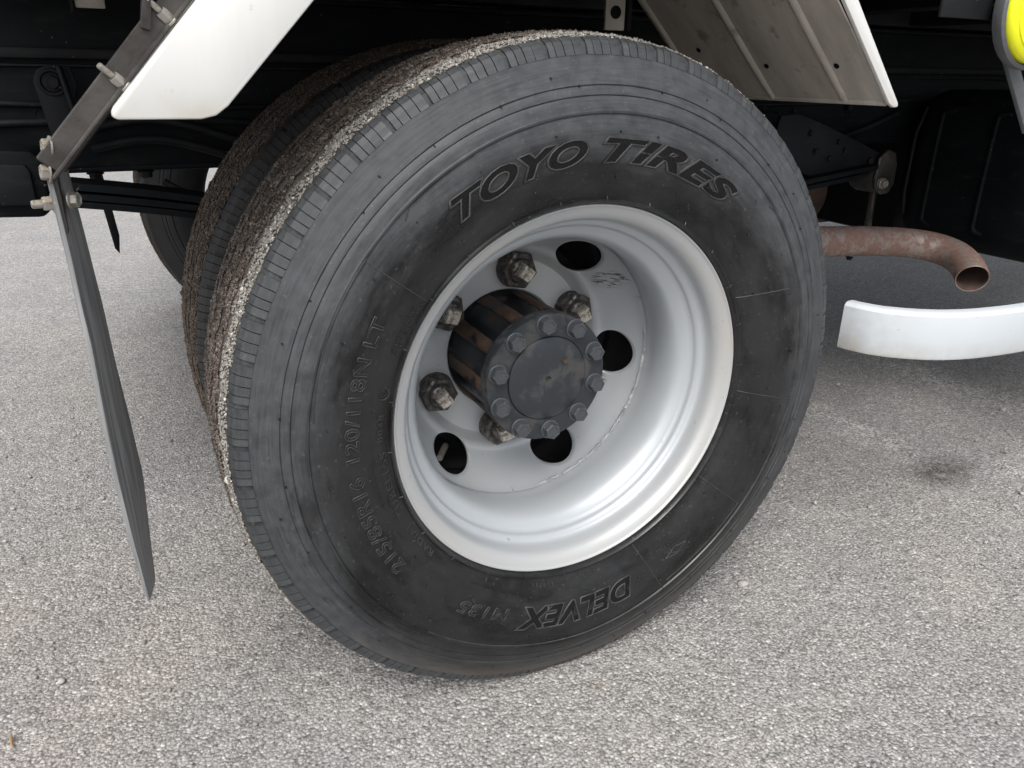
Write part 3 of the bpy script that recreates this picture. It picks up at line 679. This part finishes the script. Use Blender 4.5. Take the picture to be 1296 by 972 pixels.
# leaf spring
SP = [(-.64, .590), (-.5, .572), (-.34, .546), (-.15, .500), (0, .472), (.15, .470), (.35, .478), (.6, .498), (.80, .520), (.96, .538)]
def leaf(i0, i1, dz, th, nm='spring_leaf', yo=.35):
    pts = smooth_path([(x, 0, z) for x, z in SP], 6); n = len(pts); a = int(i0 * n); b = int(i1 * n); v = []; f = []
    for q in pts[a:b]:
        for y, z in ((yo, 0), (yo + .06, 0), (yo + .06, th), (yo, th)): v.append((q.x, y, q.z + dz + z))
    m = b - a
    for i in range(m - 1):
        for j in range(4): f.append((i * 4 + j, i * 4 + (j + 1) % 4, i * 4 + 4 + (j + 1) % 4, i * 4 + 4 + j))
    f += [(3, 2, 1, 0), tuple((m - 1) * 4 + j for j in range(4))]
    return link(nm, mesh(nm, v, f), M['black'], K, smooth=30)
for yo in (.35, 1.43):
    leaf(.0, 1, 0, .009, yo=yo); leaf(.02, .97, -.0115, .008, yo=yo); leaf(.05, .84, -.0215, .008, yo=yo); leaf(.34, .70, -.0315, .008, yo=yo)
prism('spring_hanger', [(-.62, .625), (-.512, .618), (-.500, .605), (-.500, .552), (-.512, .540), (-.62, .545)], .335, .425, M['black'], K, .006)
prism('spring_hanger', [(-.62, .607), (-.520, .603), (-.516, .595), (-.516, .563), (-.522, .556), (-.62, .560)], .328, .336, M['dull'], K, .002)
for y in (.345, .415):
    for x in (-.045, .045): tube('u_bolt', [(x, y, .42), (x, y, .55)], .008, M['dull'], K, 10)
# right spring hanger with shackle, bushing and pin
HP = [(.690, .600), (.700, .643), (.745, .645), (.80, .630), (.90, .597), (.988, .566), (1.004, .552), (1.002, .536), (.985, .528), (.930, .536), (.900, .536), (.868, .521), (.84, .518), (.780, .532), (.70, .56)]
prism('spring_bracket', HP, .374, .382, M['dull'], K, .0018); prism('spring_bracket', HP, .44, .446, M['black'], K, .0018)
for x, z in [(.955, .552), (.98, .552)]: fit(B8, None, (x, .374, z))
for x, z in [(.80, .575), (.84, .56), (.88, .575), (.78, .61), (.86, .592)]: fit(B5, None, (x, .374, z), name='rivet')
bm = bmesh.new(); axial(bm, [(.020, .05), (.030, .05), (.034, .04), (.034, -.004), (.030, -.010), (.020, -.010)], 36, (.995, .375, .520)); link('spring_bush', bm_mesh('spring_bush', bm), M['angle'], K, smooth=35)
prism('shackle_plate', [(.970, .560), (.995, .575), (1.016, .568), (1.026, .545), (1.028, .505), (1.016, .486), (.992, .484), (.972, .496), (.966, .520)], .358, .366, M['angle'], K, .003)
fit(B8z, None, (.984, .357, .508), name='shackle_pin')
put_bolt('shackle_pin', B8z, None, K, (.984, .352, .508))
tube('stay_rod', [(1.020, .40, .50), (1.022, .40, .46), (1.024, .40, .405)], .0075, M['angle'], K, 12)
# muffler and prop tubes further in, all near black
bm = bmesh.new(); axial(bm, [(.06, .0), (.10, .02), (.10, .5), (.06, .52)], 36); mf = link('muffler', bm_mesh('muffler', bm), M['soot'], K, smooth=40); mf.location = (.90, .78, .437); mf.rotation_euler = (0, 0, R(-90))
tube('prop_shaft', [(0, .92, .42), (1.5, .92, .50), (3.2, .92, .56)], .045, M['black'], K, 20)
tube('cross_tube', [(-.30, .30, .555), (-.24, .50, .53), (-.15, .9, .54), (-.1, 1.3, .53)], .012, M['black'], K, 10)
for z in (.62, .645): tube('brake_hose', smooth_path([(-.45, .43, z - .01), (-.36, .42, z), (-.22, .42, z - .045), (-.12, .40, z - .085), (.0, .42, z - .03)], 6), .006, M['dull'], K, 8)
tube('brake_hose', smooth_path([(-.37, .42, .565), (-.33, .41, .545), (-.27, .41, .545), (-.22, .42, .575)], 6), .005, M['dull'], K, 8)
for pts, rd in [([(-.62, .444, .668), (-.3, .440, .660), (.1, .442, .664), (.5, .440, .656), (1.2, .442, .668)], .004), ([(-.62, .443, .640), (-.35, .441, .645), (-.1, .443, .632), (.3, .441, .640)], .005),
                ([(.62, .44, .60), (.75, .43, .575), (.95, .43, .60), (1.1, .44, .64)], .005)]:
    tube('cable', smooth_path(pts, 6), rd, M['dull'], K, 8)
for x in (-.42, -.05, .55, .95): box('cable_clip', (x, .440, .662), (.014, .012, .03), M['dull'], K, bev=.002)
prism('far_flap', [(-.495, .62), (-.474, .62), (-.470, .45), (-.455, .27), (-.462, .22), (-.472, .235), (-.488, .40)], 1.66, 1.67, M['black'], K, .001)
# exhaust
EP = smooth_path([(.20, .50, .50), (.45, .34, .452), (.60, .305, .432), (.765, .300, .415), (.87, .300, .408), (.950, .297, .401), (1.010, .280, .396), (1.045, .246, .390), (1.052, .205, .381), (1.036, .165, .368), (1.012, .136, .355)], 7)
v, f = tube_geo(EP, .0295, 32, cap=False); ex = link('exhaust_pipe', mesh('exhaust_pipe', v, f), M['rustpipe'], K, smooth=60, label='rusty exhaust pipe curving out in front of the tank')
v, f = tube_geo(EP[20:], .0272, 32, cap=False); link('pipe_bore', mesh('pipe_bore', v, f), M['soot'], ex, smooth=60)
t = (EP[-1] - EP[-3]).normalized(); u = t.orthogonal().normalized(); b_ = t.cross(u)
v = []; f = []
for i in range(32):
    a = 2 * PI * i / 32; dv = u * cos(a) + b_ * sin(a)
    v += [EP[-1] + dv * .0295, EP[-1] + dv * .0288 + t * .0009, EP[-1] + dv * .0272]
for i in range(32):
    k = (i + 1) % 32
    for j in range(2): f.append((i * 3 + j, i * 3 + j + 1, k * 3 + j + 1, k * 3 + j))
link('pipe_mouth', mesh('pipe_mouth', v, f), M['rustpipe'], ex, smooth=60)
fit(B5, None, (.862, .300, .3765), (0, 0, -1), name='drain_stud', par=ex)
box('battery_box', (1.56, .72, .52), (.72, .50, .32), M['black'], K, bev=.02)
# black tank whose ribbed end faces the wheel
bm = bmesh.new(); add_box(bm, (1.52, .165, .531), (.80, .50, .318), None, .05, 5); tk = link('fuel_tank', bm_mesh('fuel_tank', bm), M['black'], K, smooth=40, label='black tank with pressed ribs in its end face')
for y in (.345, .228, .110):
    P = smooth_path([(1.122, y - .026, .650), (1.119, y - .008, .647), (1.1185, y, .628), (1.1185, y, .45), (1.1185, y - .005, .424), (1.121, y - .022, .416)], 5); tube('pressed_rib', P, .0050, M['black'], tk, 8)
tube('tank_seam', [(1.128, .398, .43), (1.126, .404, .48), (1.126, .404, .60), (1.130, .392, .655)], .004, M['dull'], tk, 8)
# white curved guard bar low on the right
def bar():
    P = smooth_path([(.4675, -.030, 0), (.4730, -.050, 0), (.485, -.075, 0), (.512, -.103, 0), (.548, -.126, 0), (.590, -.141, 0), (.640, -.150, 0), (.70, -.155, 0), (.80, -.156, 0), (1.1, -.156, 0), (1.6, -.156, 0)], 6)
    zt, zb, th = .4165, .349, .018; V = []; F = []
    sec = [(0, zb), (-.002, zb + .004), (-.002, zt - .005), (.0005, zt - .0015), (.004, zt), (th, zt), (th, zt - .003), (.004, zt - .004), (.002, zt - .007), (.002, zb)]
    for i, q in enumerate(P):
        t = (P[min(i + 1, len(P) - 1)] - P[max(i - 1, 0)]).normalized(); nn = Vector((-t.y, t.x, 0))
        for o_, z in sec: V.append(q + nn * o_ + Vector((0, 0, z)))
    m = len(sec)
    for i in range(len(P) - 1):
        for j in range(m): F.append((i * m + j, i * m + (j + 1) % m, (i + 1) * m + (j + 1) % m, (i + 1) * m + j))
    F += [tuple(range(m)), tuple((len(P) - 1) * m + j for j in range(m))[::-1]]
    return link('guard_bar', mesh('guard_bar', V, F), M['bluewhite'], K, smooth=35, label='white curved guard bar low in front of the exhaust')
bar()
for x in (1.15, 1.55): box('guard_stay', (x, -.12, .50), (.03, .012, .30), M['black'], K)
box('guard_stay', (1.35, .0, .645), (.5, .25, .012), M['black'], K)
# yellow marker lamp top right
LC = (.546, -.15, .787)
bm = bmesh.new(); axial(bm, [(.055, .012), (.064, .010), (.067, .003), (.0665, -.003), (.0635, -.006), (.0595, 0)], 40, LC); lp = link('marker_lamp', bm_mesh('marker_lamp', bm), M['grey'], K, smooth=35, label='round yellow marker lamp in a grey housing')
bm = bmesh.new(); axial(bm, [(.0600, .0), (.0600, -.006), (.0570, -.011), (.040, -.0145), (.018, -.017), (.004, -.0175)], 40, LC); link('lamp_lens', bm_mesh('lamp_lens', bm), M['yellow'], lp, smooth=60)
for r in (.050, .036, .020): tube('lens_ring', [(LC[0] + r * cos(t), LC[1] - (.0125 if r > .04 else .0150 if r > .03 else .0168), LC[2] + r * sin(t)) for t in np.linspace(0, 2 * PI, 32, endpoint=False)], .0012, M['yellow'], lp, 6, closed=True)
box('lamp_plate', (.452, -.128, .81), (.085, .004, .075), M['dull'], K, bev=.001); box('lamp_plate', (.56, -.125, .83), (.20, .004, .06), M['grey'], K, bev=.001)
box('lamp_arm', (.585, -.125, .700), (.018, .006, .13), M['grey'], K, rot=Matrix.Rotation(R(-42), 3, 'Y'), bev=.001)

# ---- mud guard over the wheels: bent sheet with pressed ribs, white lips
FX = [(-.418, .684), (-.353, .756), (-.30, .815), (-.255, .845), (-.20, .855), (.14, .855), (.195, .845), (.23, .815), (.365, .683)]
def sheet(name, pts, y0, y1, th, m, parent, **k):
    V = []; F = []
    P = [Vector((x, 0, z)) for x, z in pts]
    for i, q in enumerate(P):
        t = (P[min(i + 1, len(P) - 1)] - P[max(i - 1, 0)]).normalized(); nn = Vector((-t.z, 0, t.x))
        for y, o_ in ((y0, 0), (y1, 0), (y1, th), (y0, th)): V.append(q + nn * o_ + Vector((0, y, 0)))
    for i in range(len(P) - 1):
        for j in range(4): F.append((i * 4 + j, i * 4 + (j + 1) % 4, i * 4 + 4 + (j + 1) % 4, i * 4 + 4 + j))
    F += [(3, 2, 1, 0), tuple((len(P) - 1) * 4 + j for j in range(4))]
    return link(name, mesh(name, V, F), m, parent, smooth=30, **k)
mg = sheet('mud_guard', FX, -.118, .207, .002, M['under'], K, label='bent sheet mud guard over the dual wheels, grimy underneath')
for y in (-.060, .058, .196):
    bm = bmesh.new(); P = [Vector((x, y, z)) for x, z in FX[5:]]
    P = smooth_path(P, 4); rows = []
    for i, q in enumerate(P):
        t = (P[min(i + 1, len(P) - 1)] - P[max(i - 1, 0)]).normalized(); nn = Vector((-t.z, 0, t.x)); e = min(1, (len(P) - 1 - i) / 1.5) * .6 + .4
        rows.append([bm.verts.new(q + Vector((0, dy, 0)) - nn * h * e) for dy, h in ((-.0065, -.0005), (-.004, .003), (0, .0042), (.004, .003), (.0065, -.0005))])
    for a_, b_ in zip(rows, rows[1:]):
        for i in range(4): bm.faces.new((a_[i], a_[i + 1], b_[i + 1], b_[i]))
    link('pressed_rib', bm_mesh('pressed_rib', bm), M['under'], mg, smooth=60)
box('folded_edge', (.3655, .045, .6835), (.006, .325, .004), M['under'], mg, rot=Matrix.Rotation(R(44), 3, 'Y'), bev=.001)
sdir = Vector((.135, 0, -.132)).normalized()
for fx, y in [(.325, -.075), (.325, .035), (.305, .145)]:
    o = link('rivet_hole', HOLE, None, mg); o.location = (fx, y, .7225 + (.325 - fx) * .98 - .0006); o.scale = (.38, 1, .38); o.rotation_mode = 'QUATERNION'; o.rotation_quaternion = Vector((0, -1, 0)).rotation_difference(Vector((-.70, 0, -.71)))
# white lip, right slope: a narrow folded strip
prism('guard_lip', [(.195, .846), (.222, .846), (.2865, .7845), (.3765, .6840), (.3775, .6795), (.3700, .6790), (.3620, .6830), (.2660, .7830), (.205, .838)], -.1245, -.1185, M['white'], mg, .002, label='narrow white folded lip of the mud guard, right slope')
# white panel, left slope: broad face with rounded lower corners and rolled rim
prism('guard_panel', [(-.205, .845), (-.280, .846), (-.353, .7555), (-.4185, .6835), (-.4200, .6790), (-.4165, .6765), (-.3625, .6762), (-.3520, .6785), (-.3430, .6850), (-.2730, .7590), (-.205, .828)], -.138, -.118, M['white'], mg, .009, label='broad white panel of the mud guard, left slope')
# flap stay: folded angle strip along the left slope
sl = Vector((-.101, 0, -.113)).normalized(); nn = Vector((-sl.z, 0, sl.x))
def strip(name, a, b, y0, y1, th, off, m):
    bm = bmesh.new(); A = Vector((a[0], 0, a[1])) + nn * off; B = Vector((b[0], 0, b[1])) + nn * off
    vs = [bm.verts.new(q + n_ * nn + Vector((0, y, 0))) for q in (A, B) for (y, n_) in ((y0, 0), (y1, 0), (y1, th), (y0, th))]
    for j in range(4): bm.faces.new((vs[j], vs[(j + 1) % 4], vs[4 + (j + 1) % 4], vs[4 + j]))
    bm.faces.new(vs[:4]); bm.faces.new(vs[4:]); bmesh.ops.bevel(bm, geom=bm.edges[:], offset=min(abs(th), .003) * .4, segments=1, affect='EDGES')
    return link(name, bm_mesh(name, bm), m, K, smooth=30)
st = strip('flap_stay', (-.352, .760), (-.459, .6405), -.118, -.114, -.0150, -.001, M['angle'])
strip('flap_stay', (-.352, .760), (-.459, .6405), -.118, .030, -.003, .0, M['angle'])
strip('flap_stay', (-.352, .760), (-.456, .6435), .027, .030, -.014, .0, M['angle'])
for yb, rb in ((-.085, .003), (-.045, .0045), (.0, .003)): tube('stay_bead', [Vector((-.352, yb, .760)) + nn * .001, Vector((-.459, yb, .6405)) + nn * .001], rb, M['angle'], K, 8)
strip('stay_edge', (-.356, .757), (-.463, .637), -.121, -.1185, -.0035, .002, M['angle'])
box('stay_foot', (-.4625, -.055, .622), (.004, .11, .050), M['angle'], K, bev=.001)
LB = bolt_mesh('long_bolt', .0046, .008, .006, .0015, (.0023, .010)); LB.materials.append(M['zinc'])
dd = (-.66, -.35, .62)
put_bolt('long_bolt', LB, None, K, (-.408, -.116, .698), dd); put_bolt('long_bolt', LB, None, K, (-.372, -.116, .740), dd)
prism('stay_clip', [(-.392, .735), (-.388, .757), (-.372, .772), (-.352, .778), (-.352, .772), (-.370, .766), (-.383, .752), (-.386, .733)], -.125, -.105, M['angle'], K, .001)
put_bolt('long_bolt', B5z, None, K, (-.4605, -.112, .658), (-1, -.25, .1)); put_bolt('long_bolt', B5z, None, K, (-.4645, -.112, .641), (-1, -.25, .1))
LB2 = bolt_mesh('flap_bolt', .0052, .006, .0072, .002, (.003, .006)); LB2.materials.append(M['zinc'])
put_bolt('flap_bolt', LB2, None, K, (-.4655, -.105, .619), (-1, -.2, 0)); put_bolt('flap_bolt', B5z, None, K, (-.4555, -.100, .620), (1, -.4, 0))
# mud flap: curled rubber sheet with real thickness
NZ = [.272, .329, .399, .457, .510, .541, .578, .612, .64]; NX = [-.457, -.460, -.462, -.462, -.461, -.462, -.462, -.463, -.464]
FZ = [.213, .259, .340, .401, .457, .518, .574, .617, .64]; FXX = [-.455, -.4525, -.4475, -.4495, -.452, -.4535, -.4565, -.459, -.460]
def flap():
    V = []; F = []; nz, ny = 40, 14
    def xp(z, s):      # z height, s 0 near edge .. 1 far edge
        near = np.interp(z, NZ, NX); far = np.interp(z, FZ, FXX)
        return near + (far - near) * s + .005 * sin(s * PI) * min(1, max(0, z - .30) / .10)
    for side in (0, 1):
        for i in range(nz + 1):
            for j in range(ny + 1):
                s = j / ny; top = .640; bot = .2715 - .052 * s; z = top + (bot - top) * i / nz
                taper = 1
                y = -.112 + .112 * s * taper; V.append((xp(z, s) + (-.0034 if side else 0) * (1 - .55 * max(0, (.33 - z) / .07)), y, z))
    n = (nz + 1) * (ny + 1)
    for i in range(nz):
        for j in range(ny):
            a = i * (ny + 1) + j; F.append((a, a + 1, a + ny + 2, a + ny + 1)); F.append((n + a, n + a + ny + 1, n + a + ny + 2, n + a + 1))
    for i in range(nz):
        for j in (0, ny): a = i * (ny + 1) + j; F.append((a, a + ny + 1, n + a + ny + 1, n + a))
    for j in range(ny):
        for i in (0, nz): a = i * (ny + 1) + j; F.append((a, a + 1, n + a + 1, n + a))
    me = mesh('mud_flap', V, F); bm = bmesh.new(); bm.from_mesh(me); bmesh.ops.recalc_face_normals(bm, faces=bm.faces); bm.to_mesh(me); bm.free()
    return link('mud_flap', me, M['flap'], K, smooth=40, label='worn rubber mud flap seen edge on')
flap()

# ------------------------------------------------------------------ loose bits on the ground
n = 900; r = np.random.default_rng(11)
P = np.stack([r.uniform(-1, 1.5, n), r.uniform(-.55, 1.3, n), np.full(n, .001)], 1)
g = link('loose_stones', stones('loose_stones', P, np.tile([0, 0, 1.], (n, 1)), r.gamma(3, .0005, n) + .0011, 4), M['stone'], kind='stuff')
tw = tube('twig', [(-.634, .086, .003), (-.6335, .078, .0035), (-.6325, .070, .003), (-.631, .066, .002)], [.0012, .0016, .0014, .0008], M['twig'], None, 6)
tag(tw, 'tiny brown twig lying on the asphalt in the lower left corner', 'twig')
tw = tube('twig', [(.011, -.150, .003), (.0125, -.142, .0035), (.012, -.132, .003)], [.0005, .0008, .0005], M['twig'], None, 6)
tag(tw, 'thin straw coloured sliver lying on the asphalt below the outer tyre', 'twig')
